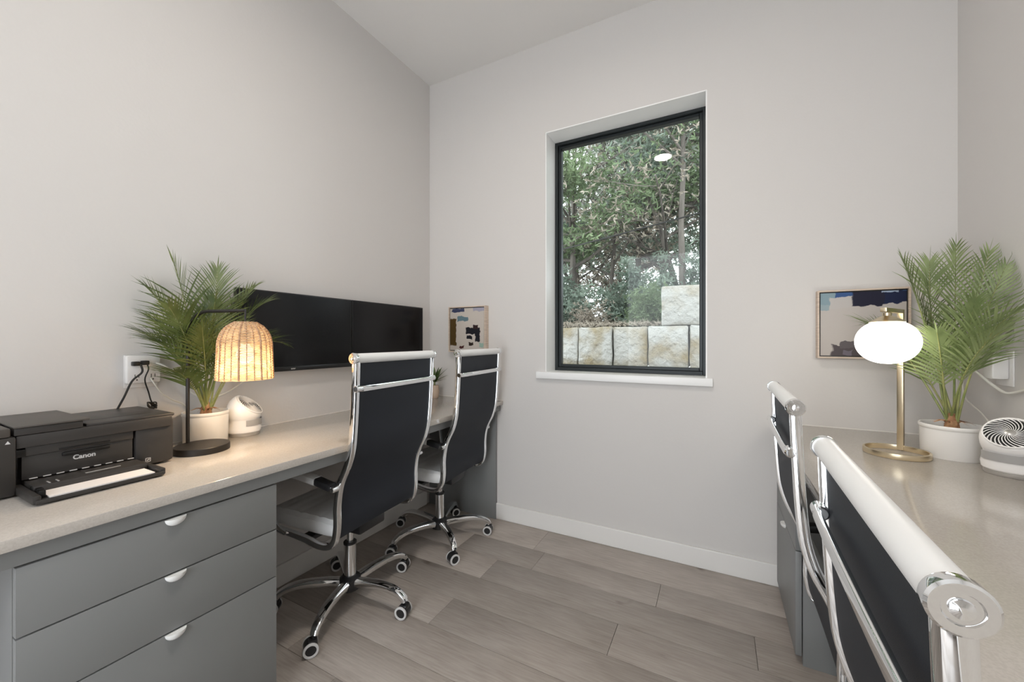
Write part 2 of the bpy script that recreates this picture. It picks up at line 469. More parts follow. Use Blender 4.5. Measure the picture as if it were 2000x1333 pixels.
# ------------------------------------------------------------------ office chairs
LH = .2475         # half length of the head roll
RAIL_Y = .2305
PROF = [(-.265, 1.085), (-.262, 1.00), (-.256, .88), (-.250, .80), (-.243, .75), (-.226, .695), (-.196, .635), (-.181, .59), (-.173, .53), (-.173, .46), (-.161, .403), (-.132, .377), (-.08, .371), (.0, .382), (.13, .39), (.22, .386), (.268, .362)]
def make_chair(drop=0., legrot=0., label='', group='white and black office chairs'):
    t = thing('office_chair', label, 'chair', group=group)
    prof = smooth_path([(x, 0, z - drop) for x, z in PROF], 5)
    for s in (1, -1):
        pts = [Vector((p.x, s * RAIL_Y, p.z)) for p in prof]
        obj('side_rail', sweep(bmnew(), pts, rrect(.023, .022, .004), side=(0, 1, 0)), 'chrome', t)
    # sling: black rear shell and white front pad
    nb = [p for p in prof if p.z > .40 - drop and p.x < -.12]
    def sheet(off, th, y, ylo=None):
        b = bmnew(); rows = []
        P = nb
        for i, p in enumerate(P):
            tt = (P[min(i + 1, len(P) - 1)] - P[max(i - 1, 0)]).normalized()
            n = Vector((-tt.z, 0, tt.x)) * -1.
            if n.x > 0: n = -n            # n points to the rear
            row = []
            for k in range(13):
                yy = -y + 2 * y * k / 12
                bulge = -.003 * (1 - (yy / y) ** 2)
                row.append((p + n * (off) + Vector((0, yy, 0)) + n * bulge, n))
            rows.append(row)
        F = [[b.verts.new(q) for q, n in r] for r in rows]; Bk = [[b.verts.new(q - n * th) for q, n in r] for r in rows]
        R, K = len(rows), 13
        for i in range(R - 1):
            for k in range(K - 1):
                b.faces.new((F[i][k], F[i][k + 1], F[i + 1][k + 1], F[i + 1][k])); b.faces.new((Bk[i][k], Bk[i + 1][k], Bk[i + 1][k + 1], Bk[i][k + 1]))
            b.faces.new((F[i][0], F[i + 1][0], Bk[i + 1][0], Bk[i][0])); b.faces.new((F[i][-1], Bk[i][-1], Bk[i + 1][-1], F[i + 1][-1]))
        for k in range(K - 1):
            b.faces.new((F[0][k], Bk[0][k], Bk[0][k + 1], F[0][k + 1])); b.faces.new((F[-1][k], F[-1][k + 1], Bk[-1][k + 1], Bk[-1][k]))
        return b
    obj('back_shell', sheet(.002, .006, RAIL_Y - .010), 'blackm', t, label='black woven rear of the backrest')
    obj('back_pad', sheet(-.005, .010, RAIL_Y - .012), 'whitel', t)
    H = 1.085 - drop
    obj('head_roll', cyl(bmnew(), (-.265, -LH + .012, H), (-.265, LH - .012, H), .018, n=28, bev=.002), 'whitel', t)
    for s in (1, -1):
        y0, y1 = s * (LH - .014), s * LH
        b = lathe(bmnew(), [(0, 0), (.0195, 0), (.0205, .002), (.0205, .0125), (.0185, .0145), (.012, .0145), (.011, .0125), (.0075, .0125), (.007, .0145), (.003, .015), (0, .0155)], 36, align((-.265, y0, H), (-.265, y1, H))[0])
        obj('end_cap', b, 'chrome', t)
    # handle across the rear
    hz = H - .110; hx = -.262
    hp = [(hx + .004, RAIL_Y, hz), (hx - .012, RAIL_Y - .001, hz), (hx - .017, RAIL_Y - .010, hz), (hx - .019, RAIL_Y - .030, hz), (hx - .020, .1, hz), (hx - .020, 0, hz)]
    hp = hp + [(x, -y, z) for x, y, z in hp[-2::-1]]
    h = obj('rear_handle', sweep(bmnew(), smooth_path(hp, 5), rrect(.022, .011, .004), side=(0, 0, 1)), 'chrome', t)
    for s in (1, -1):
        obj('bolt', cyl(bmnew(), (hx - .012, s * (RAIL_Y - .02), hz), (hx - .012, s * (RAIL_Y + .013), hz), .0125, n=18, bev=.003), 'chrome', h)
    # armrests
    for s in (1, -1):
        za = .607 - drop; xa = -.184; yy = s * (RAIL_Y + .022)
        ap = [(xa, s * RAIL_Y, za), (xa + .02, yy, za + .004), (xa + .06, yy, za + .012), (xa + .2, yy, za + .028), (xa + .30, yy, za + .024), (xa + .345, yy, za + .0), (xa + .35, yy, za - .06), (xa + .335, yy, za - .14), (xa + .31, yy, za - .195), (xa + .27, s * (RAIL_Y + .012), za - .216)]
        a = obj('armrest', sweep(bmnew(), smooth_path(ap, 5), rrect(.022, .010, .003), side=(0, 1, 0)), 'chrome', t)
        pp = smooth_path([(xa + .085, yy, za + .019), (xa + .2, yy, za + .031), (xa + .29, yy, za + .028)], 6)
        obj('arm_pad', sweep(bmnew(), pp, rrect(.046, .030, .012), side=(0, 1, 0)), 'whitel', a)
        pp = smooth_path([(xa + .012, yy, za + .006), (xa + .05, yy, za + .012), (xa + .086, yy, za + .019)], 4)
        obj('arm_sleeve', sweep(bmnew(), pp, rrect(.036, .026, .006), side=(0, 1, 0)), 'blackp', a)
        obj('bolt', cyl(bmnew(), (xa, s * (RAIL_Y - .012), za), (xa, s * (RAIL_Y + .036), za), .011, n=16, bev=.003), 'chrome', a)
    # seat
    b = bmnew(); n = 44; rows = []
    for i in range(n + 1):
        x = -.156 + (.268 + .156) * i / n
        e = min(1, math.sqrt(max(0, 1 - ((i / n - .5) / .5) ** 8)) + .0)
        rib = .0035 * abs(math.sin(i / n * PI * 8)) ** .5
        zt = .462 - .03 * max(0, (x - .16) / .11) ** 2 - .008 * math.cos((x - .04) * 5) * 0 + rib
        zb = .398
        mid = (zt + zb) / 2; zt = mid + (zt - mid) * (.35 + .65 * e); zb = mid + (zb - mid) * (.35 + .65 * e)
        hw = RAIL_Y - .012
        sec = [(-hw + .012, zb), (-hw + .002, zb + .012), (-hw, mid), (-hw + .003, zt - .014), (-hw + .018, zt - .002), (-.1, zt + .002), (0, zt + .003), (.1, zt + .002), (hw - .018, zt - .002), (hw - .003, zt - .014), (hw, mid), (hw - .002, zb + .012), (hw - .012, zb)]
        rows.append([b.verts.new((x, y, z - drop)) for y, z in sec])
    for r0, r1 in zip(rows, rows[1:]):
        for k in range(len(r0)):
            b.faces.new((r0[k], r0[(k + 1) % len(r0)], r1[(k + 1) % len(r0)], r1[k]))
    b.faces.new(rows[0]); b.faces.new(rows[-1][::-1])
    obj('seat', b, 'whitel', t)
    b = bmnew(); box(b, -.13, .12, -.075, .075, .345 - drop, .392 - drop, bev=.008); box(b, -.02, .03, -RAIL_Y + .004, RAIL_Y - .004, .366 - drop, .384 - drop, bev=.003)
    obj('tilt_mechanism', b, 'blackp', t)
    # column
    b = bmnew(); cyl(b, (0, 0, .20), (0, 0, .35 - drop), .0145, n=20)
    obj('gas_piston', b, 'chrome_b', t)
    b = bmnew(); top = min(.265, .345 - drop)
    cyl(b, (0, 0, .10), (0, 0, top - .012), .0255, n=24)
    col = obj('column', b, 'chrome_b', t)
    obj('collar', cyl(bmnew(), (0, 0, top - .012), (0, 0, top), .0275, n=24, bev=.002), 'blackp', col)
    obj('hub', lathe(bmnew(), [(0, .052), (.025, .052), (.045, .06), (.047, .075), (.045, .105), (.030, .118), (0, .118)], 30), 'blackp', t)
    # five legs with casters
    leg = None
    for k in range(5):
        a = legrot + k * 2 * PI / 5
        if leg is None:
            lp = smooth_path([(.030, 0, .088), (.10, 0, .099), (.18, 0, .104), (.24, 0, .097), (.278, 0, .078), (.290, 0, .062)], 6)
            sc = [1.15 - .42 * (i / (len(lp) - 1)) for i in range(len(lp))]
            leg = obj('leg', sweep(bmnew(), lp, rrect(.036, .030, .009), side=(0, 1, 0), scales=sc), 'chrome', t)
        else:
            n = leg.copy(); C.objects.link(n); leg_i = n
        L = leg if k == 0 else leg_i
        L.rotation_euler = (0, 0, a)
    cast = None
    rs = random.Random(int(legrot * 1000) + 5)
    for k in range(5):
        a = legrot + k * 2 * PI / 5
        p = (.292 * math.cos(a), .292 * math.sin(a), 0)
        if cast is None:
            b = bmnew()
            cyl(b, (.010, -.0235, .0265), (.010, .0235, .0265), .0245, n=26, bev=.003)
            cyl(b, (0, 0, .045), (0, 0, .064), .0065, n=12)
            box(b, -.012, .018, -.017, .017, .034, .055, bev=.005)
            cast = obj('caster', b, 'blackp', t)
            for s in (1, -1):
                m = align((.010, s * .022, .0265), (.010, s * .03, .0265))[0]
                w = obj('wheel_rim', lathe(bmnew(), [(.0185, -.002), (.0265, -.002), (.0265, .0035), (.025, .005), (.0195, .005), (.0185, .0035), (.0185, -.002)], 30, m), 'ring', cast)
                obj_ = lathe(bmnew(), [(0, .002), (.019, .002)], 24, m)
            cst = cast
        else:
            cst = cast.copy(); C.objects.link(cst)
            for ch in cast.children:
                d = ch.copy(); C.objects.link(d); d.parent = cst
        cst.location = p
        cst.rotation_euler = (0, 0, rs.uniform(-.5, .5) + CASTER_A)
    return t
CASTER_A = .6
def place(t, x, y, deg):
    t.location = (x, y, 0); t.rotation_euler = (0, 0, math.radians(deg))
R = math.radians
place(make_chair(0, R(7 - 184.5), 'office chair with white seat and black back, nearest the rattan lamp'), -1.440, 1.203, 184.5)
place(make_chair(0, R(-37 - 184.5), 'office chair with white seat and black back, in the corner by the window wall'), -1.440, 1.836, 184.5)
CASTER_A = -.4
place(make_chair(.095, R(173), 'lowered office chair tucked in beside the right-hand drawer cabinet'), .433, 1.380, -1)
place(make_chair(.127, R(40), 'lowered office chair with white head roll closest to the camera'), .427, .635, -1.8)

# ------------------------------------------------------------------ monitors
def monitor(label, y0, y1, logo):
    z0, z1 = 1.008, 1.372; cy = (y0 + y1) / 2; hw = (y1 - y0) / 2; X = -1.768
    t = thing('monitor', label, 'monitor', (X, cy, z0), group='wall-mounted monitors')
    H = z1 - z0
    b = bmnew(); box(b, -.022, -.002, -hw, hw, 0, H, bev=.003); box(b, -.036, -.02, -hw * .6, hw * .6, H * .2, H * .8, bev=.006)
    obj('housing', b, 'bezel', t)
    boxobj('screen', 'screen', t, -.003, -.0008, -hw + .006, hw - .006, .022, H - .006)
    boxobj('bottom_bezel', 'bezel', t, -.004, .001, -hw, hw, 0, .021, bev=.001)
    boxobj('wall_bracket', 'blackp', t, XL - X, -.034, -.06, .06, H * .3, H * .7)
    text_mesh('logo', 'acer', .013, 'logo', t, Matrix.Translation((.0012, logo - cy, .0105)) @ Matrix.Rotation(PI / 2, 4, 'Z') @ Matrix.Rotation(PI / 2, 4, 'X'), .0003)
    return t
mon_l = monitor('black monitor on the left wall, half hidden by the palm and rattan lamp', .908, 1.489, 1.155)
monitor('black monitor on the left wall, beside the corner', 1.493, 2.074, 1.78)

# ------------------------------------------------------------------ printer
pr = thing('printer', 'black inkjet printer with open paper tray holding white paper', 'printer', (-1.53, .383, CT))
def pb(name, m, x0, x1, y0, y1, z0, z1, bev=.003, parent=pr, **kw):   # world X/Y, z above the counter
    return boxobj(name, m, parent, x0 + 1.53, x1 + 1.53, y0 - .383, y1 - .383, z0, z1, bev=bev, **kw)
b = bmnew()
def pbb(b, x0, x1, y0, y1, z0, z1, bev=.003):
    box(b, x0 + 1.53, x1 + 1.53, y0 - .383, y1 - .383, z0, z1, bev=bev)
pbb(b, -1.80, -1.532, .154, .289, .004, .150, .006)       # left block
pbb(b, -1.80, -1.545, .515, .612, .004, .147, .012)        # right block
pbb(b, -1.80, -1.582, .28, .525, .004, .13, .002)         # centre
obj('body', b, 'printer', pr)
b = bmnew(); pbb(b, -1.802, -1.538, .289, .604, .117, .150, .004)
obj('scanner_band', b, 'printer', pr)
b = bmnew()
pbb(b, -1.805, -1.543, .412, .612, .147, .157, .004); 
obj('top_frame', b, 'printer', pr)
pb('output_recess', 'printer2', -1.775, -1.60, .42, .575, .1555, .1573, .0005)
pb('output_floor', 'printer', -1.768, -1.607, .42, .568, .1565, .1577, .0004)
b = bmnew(); pbb(b, -1.79, -1.536, .285, .405, .150, .169, .003)
obj('feeder_body', b, 'printer', pr)
b = bmnew(); pbb(b, -1.795, -1.532, .284, .417, .169, .174, .002)
obj('feeder_lid', b, 'printlid', pr)
pb('control_panel', 'printlid', -1.79, -1.532, .150, .280, .150, .172, .004)
pb('control_display', 'printer2', -1.66, -1.625, .262, .281, .1715, .1735, .0005)
pb('middle_panel', 'printer', -1.60, -1.546, .305, .512, .094, .118, .002)
pb('slot', 'printer2', -1.5475, -1.5445, .362, .462, .0965, .1025, .001)
pb('grip_recess', 'printer2', -1.552, -1.5515 + .008, .368, .462, .079, .089, .003)
pb('flap', 'printer', -1.60, -1.551, .300, .512, .034, .094, .002)
pb('small_cover', 'printer2', -1.55, -1.5445, .288, .306, .094, .113, .001)
tr = bmnew()
pbb(tr, -1.565, -1.402, .292, .532, .004, .012, .002); pbb(tr, -1.406, -1.400, .292, .532, .004, .014, .002)
pbb(tr, -1.565, -1.405, .288, .302, .004, .024, .003); pbb(tr, -1.565, -1.405, .522, .536, .004, .022, .003)
pbb(tr, -1.575, -1.475, .304, .520, .012, .031, .003)
tray = obj('paper_tray', tr, 'printer', pr)
b = bmnew()
for k in range(9):
    y = .312 + k * .0235; pbb(b, -1.550, -1.5485, y, y + .014, .0345, .0365, 0)
obj('roller_slit', b, 'logo', pr)
b = bmnew()
for (y0, y1, x0, x1) in ((.40, .47, -1.505, -1.50), (.33, .333, -1.5, -1.478), (.345, .348, -1.5, -1.478)): pbb(b, x0, x1, y0, y1, .031, .0325, .0003)
obj('tray_guide', b, 'greyp', tray)
pb('paper', 'paper', -1.4745, -1.407, .315, .512, .0125, .0162, 0, tray)
b = bmnew()
for (x, y) in ((-1.43, .307), (-1.455, .309), (-1.49, .308)): pbb(b, x - .008, x + .008, y - .006, y + .006, .012, .03, .002)
obj('tray_latch', b, 'printer2', tray)
R90 = Matrix.Rotation(PI / 2, 4, 'Z') @ Matrix.Rotation(PI / 2, 4, 'X')
text_mesh('lettering', 'Canon', .0165, 'logo', pr, Matrix.Translation((-1.5505 + 1.53, .411 - .383, .069)) @ R90, .0004, .0005)
bb = bmnew()
for (a0, a1, c0, c1) in ((.539, .5405, .016, .028), (.5505, .552, .016, .028), (.539, .552, .016, .0175), (.539, .552, .0265, .028), (.5425, .546, .020, .0225), (.546, .549, .0215, .0245)): pbb(bb, -1.5455, -1.5442, a0, a1, c0, c1, 0)
obj('icon_mark', bb, 'logo', pr)
b = bmnew(); v = [b.verts.new(Vector((-1.531 + 1.53, y - .383, z))) for y, z in ((.2705, .134), (.2795, .134), (.275, .142))]; b.faces.new(v)
obj('warning_mark', b, 'logo', pr, smooth=False)
text_mesh('model_mark', 'TS3522', .005, 'greyp', pr, Matrix.Translation((-1.5445 + 1.53, .548 - .383, .128)) @ R90, .0002) if False else None

# ------------------------------------------------------------------ rattan lamp
lp = thing('table_lamp', 'lit table lamp with woven rattan dome shade on a black arched pole', 'lamp', (-1.605, .715, CT))
O = Vector((-1.605, .715, CT))
obj('base', lathe(bmnew(), [(0, 0), (.079, 0), (.080, .001), (.080, .021), (.0785, .0225), (0, .0225)], 56), 'blacklamp', lp)
P0 = Vector((-1.671, .700, 0)) - Vector((O.x, O.y, 0)); dr = Vector((.955, .297, 0)); AL = .238
zt = 1.253 - CT
pts = [P0 + Vector((0, 0, .02)), P0 + Vector((0, 0, .2)), P0 + Vector((0, 0, zt - .085))]
arc = [P0 + Vector((0, 0, zt - .085)) + dr * (.085 * (1 - math.cos(a))) + Vector((0, 0, .085 * math.sin(a))) for a in [PI / 2 * i / 10 for i in range(1, 11)]]
pts = pts + arc + [P0 + dr * AL * .7 + Vector((0, 0, zt)), P0 + dr * AL + Vector((0, 0, zt))]
obj('pole', sweep(bmnew(), pts, circ(.0058, 12)), 'blacklamp', lp)
SC = P0 + dr * AL                       # shade axis
z_t, z_b = 1.213 - CT, 1.018 - CT
obj('hanging_rod', cyl(bmnew(), SC + Vector((0, 0, z_t - .035)), SC + Vector((0, 0, zt + .004)), .003, n=10), 'blacklamp', lp)
obj('socket', cyl(bmnew(), SC + Vector((0, 0, z_t - .075)), SC + Vector((0, 0, z_t - .03)), .017, n=20, bev=.003), 'blacklamp', lp)
def shade_r(t):     # t=0 bottom, 1 top
    if t < .55: return .083 - .004 * (t / .55)
    u = (t - .55) / .45
    return .079 * math.sqrt(max(0, 1 - (u * .93) ** 2.3))
b = bmnew(); NR = 46
for i in range(NR):
    t = i / (NR - 1); r = shade_r(t); z = z_b + (z_t - z_b) * t
    ring = []
    for k in range(48):
        a = 2 * PI * k / 48
        wob = .0011 * math.cos(PI * (k // 2 + i)) 
        ring.append(SC + Vector(((r + wob) * math.cos(a), (r + wob) * math.sin(a), z + rr.uniform(-.0004, .0004))))
    sweep(b, ring, circ(.0018, 5, .0019), closed=True)
shade = obj('shade', b, 'reed', lp, kind='stuff', label='pale woven rattan reeds')
NST = 24
for k in range(NST):
    a = 2 * PI * (k + .3) / NST
    pp = []
    for i in range(15):
        t = i / 14; r = shade_r(t) + .0012
        pp.append(SC + Vector((r * math.cos(a), r * math.sin(a), z_b + (z_t - z_b) * t)))
    obj('stake', sweep(bmnew(), pp, circ(.0015 if k % 3 else .0030, 6)), 'stake', shade)
obj('bulb', lathe(bmnew(), [(0, 0), (.012, .002), (.024, .016), (.028, .032), (.022, .05), (.013, .062), (.012, .07)], 24, Matrix.Translation(SC + Vector((0, 0, z_t - .142)))), 'bulb', lp)
L = bpy.data.lights.new('rattan_bulb', 'POINT'); L.energy = LAMP_W; L.color = (1, .75, .48); L.shadow_soft_size = .03
o = bpy.data.objects.new('rattan_bulb_light', L); C.objects.link(o); o.parent = lp; o.location = SC + Vector((0, 0, z_t - .155))

# ------------------------------------------------------------------ brass lamp
g0 = Vector((.5366, 1.788, CT))
gl = thing('table_lamp', 'lit brass table lamp with flattened white glass globe and oval ring base', 'lamp', g0)
ring = [Vector((.082 * math.cos(a), .082 * math.sin(a), .009)) for a in [2 * PI * i / 72 for i in range(72)]]
obj('ring_base', sweep(bmnew(), ring, rrect(.018, .007, .001), side=(0, 0, 1), closed=True), 'brass', gl, ang=25)
pd = Vector((.42, .90, 0)).normalized(); pp = pd * .082
a_dir = Vector((-.52, -.854, 0)).normalized()
ang = math.atan2(a_dir.y, a_dir.x)
T = Matrix.Translation(pp) @ Matrix.Rotation(ang, 4, 'Z')
ztop = 1.259 - CT
obj('pole', box(bmnew(), -.008, .008, -.0085, .0085, .004, ztop, bev=.001, mtx=T), 'brass', gl)
obj('arm', box(bmnew(), .008, .165, -.0085, .0085, ztop - .014, ztop, bev=.001, mtx=T), 'brass', gl)
gc = pp + a_dir * .132
zc = 1.1455 - CT
obj('shade_holder', lathe(bmnew(), [(0, 0), (.046, 0), (.047, .002), (.018, .020), (.012, .022), (.012, .032), (0, .032)], 40, Matrix.Translation(gc + Vector((0, 0, zc + .0655)))), 'brass', gl)
b = bmnew()
prof = [(0, -.0735)] + [(.083 * math.sin(a) ** .92, -.0735 * math.cos(a)) for a in [PI * (i + 1) / 30 for i in range(26)]] + [(.046, .0665), (0, .0665)]
prof = [p for p in prof if p[1] <= .0665]
lathe(b, prof, 56, Matrix.Translation(gc + Vector((0, 0, zc))))
obj('globe', b, 'globe', gl)

# ------------------------------------------------------------------ palms
def leaflet(V, F, p, d, up, L, w, droop, bend=Vector((0, 0, 0))):
    side = d.cross(up).normalized()
    prev = None; q = p.copy(); dd = d.copy(); n = 4
    ws = [w * .55, w, w * .85, w * .5, 0]
    for i in range(n + 1):
        if i == n:
            k = len(V); V.append(q.copy()); F.append((prev[0], prev[1], k))
        else:
            k = len(V); V.append(q + side * ws[i] / 2); V.append(q - side * ws[i] / 2)
            if prev: F.append((prev[0], prev[1], k + 1, k))
            prev = (k, k + 1)
        q = q + dd * (L / n)
        dd = (dd + Vector((0, 0, -droop / n)) + bend * (1 / n)).normalized()
def frond(name, base, tip, bulge, parent, origin, m, lim, nleaf=22, LL=.12, w=.0074, seed=0, twist=0.):
    rs = random.Random(seed)
    base = Vector(base); tip = Vector(tip)
    mid = base.lerp(tip, .5) + Vector(bulge)
    N = 40
    pts = [base * (1 - t) ** 2 + mid * 2 * t * (1 - t) + tip * t * t for t in [i / N for i in range(N + 1)]]
    V, F = [], []
    for k in range(nleaf):
        t = .34 + .66 * (k + .5) / nleaf
        i = min(int(t * N), N - 1); p = pts[i].lerp(pts[i + 1], t * N - i)
        tg = (pts[i + 1] - pts[i]).normalized()
        up = Vector((0, 0, 1)) - tg * tg.z
        if up.length < .2: up = Vector((.5, -.5, .2)); up = up - tg * up.dot(tg)
        up.normalize(); sd = tg.cross(up).normalized()
        if twist:
            q = Matrix.Rotation(twist, 3, tg); sd = q @ sd; up = q @ up
        u = (t - .34) / .66
        ll = 1.18 * LL * (.55 + .75 * math.sin(PI * min(1, u * .8 + .2)) ** 1.0) * (1 - .45 * u) * rs.uniform(.9, 1.1)
        out = .95 - .55 * u
        for s in (1, -1):
            d = (sd * s * out + tg * (.75 + .5 * u) + up * .18 + Vector((rs.uniform(-.06, .06), rs.uniform(-.06, .06), rs.uniform(-.06, .06)))).normalized()
            leaflet(V, F, p, d, up, ll, w * (1 - .3 * u), .55 * rs.uniform(.5, 1.3))
    for s in (0,):
        tg = (pts[-1] - pts[-2]).normalized()
        leaflet(V, F, pts[-1], tg, Vector((0, 0, 1)) if abs(tg.z) < .9 else Vector((1, 0, 0)), LL * .5, w * .6, .3)
    V = [lim(v) - origin for v in V]
    o = pyobj(name, V, F, m, parent, smooth=True)
    b = bmnew()
    sweep(b, [lim(p) - origin for p in pts[::2]], circ(.0028, 6), scales=[1.25 - 1.0 * i / 20 for i in range(21)])
    obj('stem', b, 'stem', o)
    return o
def palm(label, c, r, h, m, fronds, lim, group='palms in white pots'):
    o = Vector((c[0], c[1], CT))
    t = thing('potted_palm', label, 'potted plant', o, group=group)
    obj('pot', lathe(bmnew(), [(0, 0), (r * .93, 0), (r * .95, .003), (r * .975, h - .014), (r * 1.0, h - .012), (r * 1.015, h - .006), (r * 1.0, h), (r * .94, h), (r * .92, h - .01), (r * .9, h - .03)], 52), 'potw', t)
    obj('soil', lathe(bmnew(), [(r * .91, h - .025), (r * .5, h - .016), (0, h - .012)], 28), 'soil', t)
    rs = random.Random(11)
    b = bmnew()
    for k in range(20):
        a = rs.uniform(0, 2 * PI); l = rs.uniform(.02, .05)
        p0 = Vector((0, 0, h - .016)) + Vector((math.cos(a), math.sin(a), 0)) * .006
        sweep(b, smooth_path([p0, p0 + Vector((math.cos(a) * l * .35, math.sin(a) * l * .35, .028)), p0 + Vector((math.cos(a) * l, math.sin(a) * l, .03 - l * .25))], 3), circ(.0022, 4, .0008), scales=[1, 1, .9, .8, .6, .4, .2][:7])
    lathe(b, [(0, h - .014), (.02, h - .014), (.015, h + .015), (.009, h + .035), (0, h + .04)], 10)
    obj('fibre_sheath', b, 'fibre', t)
    for k, f in enumerate(fronds):
        tip, bulge, kw = f
        a = k * 2.4
        base = o + Vector((.010 * math.cos(a), .010 * math.sin(a), h - .012))
        frond('frond', base, tip, bulge, t, o, m, lim, seed=k + 3, **kw)
    return t
def lim_left(v): return Vector((max(v.x, XL + .006), v.y, max(v.z, CT + .004)))
def lim_right(v): return Vector((min(v.x, XR - .006), min(v.y, YB - .02), max(v.z, CT + .004)))
FL = [
    (onX(338, 512, -1.74), (.0, .0, .10), dict(LL=.13, nleaf=22)),
    (onX(286, 562, -1.76), (.0, .01, .13), dict(LL=.125, nleaf=22)),
    (onX(425, 528, -1.72), (.03, .0, .10), dict(LL=.13, nleaf=24)),
    (onX(497, 560, -1.70), (.04, -.05, .14), dict(LL=.12, nleaf=24)),
    (onX(292, 622, -1.70), (.03, .02, .12), dict(LL=.12)),
    (onX(275, 662, -1.70), (.02, .03, .13), dict(LL=.11)),
    (onX(330, 600, -1.60), (.0, .0, .10), dict(LL=.12, twist=.6)),
    (onX(420, 590, -1.60), (.0, .0, .10), dict(LL=.13, twist=-.5)),
    (onX(530, 655, -1.72), (.02, -.02, .16), dict(LL=.10)),
    (onX(335, 725, -1.62), (.0, .0, .08), dict(LL=.10)),
    (onX(528, 588, -1.69), (.03, -.04, .17), dict(LL=.12, nleaf=24)),
    (onX(556, 672, -1.70), (.03, -.03, .20), dict(LL=.11, nleaf=22)),
    (onX(470, 585, -1.66), (.03, -.02, .13), dict(LL=.12, nleaf=22)),
    (onX(262, 645, -1.74), (.0, .04, .10), dict(LL=.12, nleaf=22)),
    (onX(395, 640, -1.58), (.0, .0, .05), dict(LL=.11, twist=.9)),
    (onX(450, 660, -1.66), (.0, .0, .08), dict(LL=.11)),
]
palm('green palm in white pot behind the rattan lamp', (-1.735, .785), .073, .118, 'palm', FL, lim_left)
FR = [
    (onY(1765, 510, 1.90), (-.03, .0, .16), dict(LL=.12, nleaf=24)),
    (onY(1816, 512, 1.95), (-.03, .0, .10), dict(LL=.14, nleaf=26, twist=.2)),
    (onY(1867, 480, 2.0), (.0, .0, .06), dict(LL=.12, nleaf=24, twist=.5)),
    (onY(1932, 492, 1.93), (.0, .0, .07), dict(LL=.11, nleaf=22, twist=.8)),
    (onY(1965, 520, 1.86), (-.01, -.02, .06), dict(LL=.11, nleaf=22, twist=.9)),
    (onY(1985, 610, 1.72), (-.02, .0, .13), dict(LL=.14, nleaf=24)),
    (onY(1968, 642, 1.64), (-.03, .0, .10), dict(LL=.11, nleaf=20, twist=.4)),
    (onY(1690, 635, 2.0), (-.03, .0, .18), dict(LL=.12, nleaf=20)),
    (onY(1775, 690, 2.02), (-.03, .0, .10), dict(LL=.12, nleaf=20)),
    (onY(1830, 650, 1.74), (-.0, .0, .07), dict(LL=.11, nleaf=20, twist=.4)),
    (onY(1905, 585, 1.80), (.0, .0, .06), dict(LL=.12, nleaf=22, twist=-.7)),
    (onY(1800, 600, 1.92), (-.01, .0, .08), dict(LL=.12, nleaf=22, twist=.6)),
]
palm('light green palm in white pot beside the brass globe lamp', (.692, 1.842), .079, .108, 'palmr', FR, lim_right)

# small plant by the corner
sp = thing('potted_plant', 'tiny green plant in beige pot in the desk corner', 'potted plant', (-1.695, 2.105, CT))
obj('pot', lathe(bmnew(), [(0, 0), (.022, 0), (.027, .008), (.030, .035), (.030, .055), (.0265, .08), (.0275, .086), (.024, .086), (.023, .07), (0, .07)], 32), 'potbeige', sp)
V, F = [], []
rs = random.Random(4)
obj('stem', cyl(bmnew(), (0, 0, .07), (0, 0, .125), .006, .004, n=10), 'stem', sp)
for k in range(14):
    V, F = [], []
    a = k * 2.4; el = .35 + .9 * (k / 14)
    d = Vector((math.cos(a) * math.cos(el), math.sin(a) * math.cos(el), math.sin(el)))
    if d.x < -.35: d.x *= .4
    leaflet(V, F, Vector((0, 0, .105 + .012 * (k / 14))), d, Vector((0, 0, 1)) if d.z < .9 else Vector((1, 0, 0)), rs.uniform(.10, .14), .03, .35)
    pyobj('leaf', [Vector((max(v.x, -.115), min(v.y, .09), v.z)) for v in V], F, 'succ', sp, smooth=True)

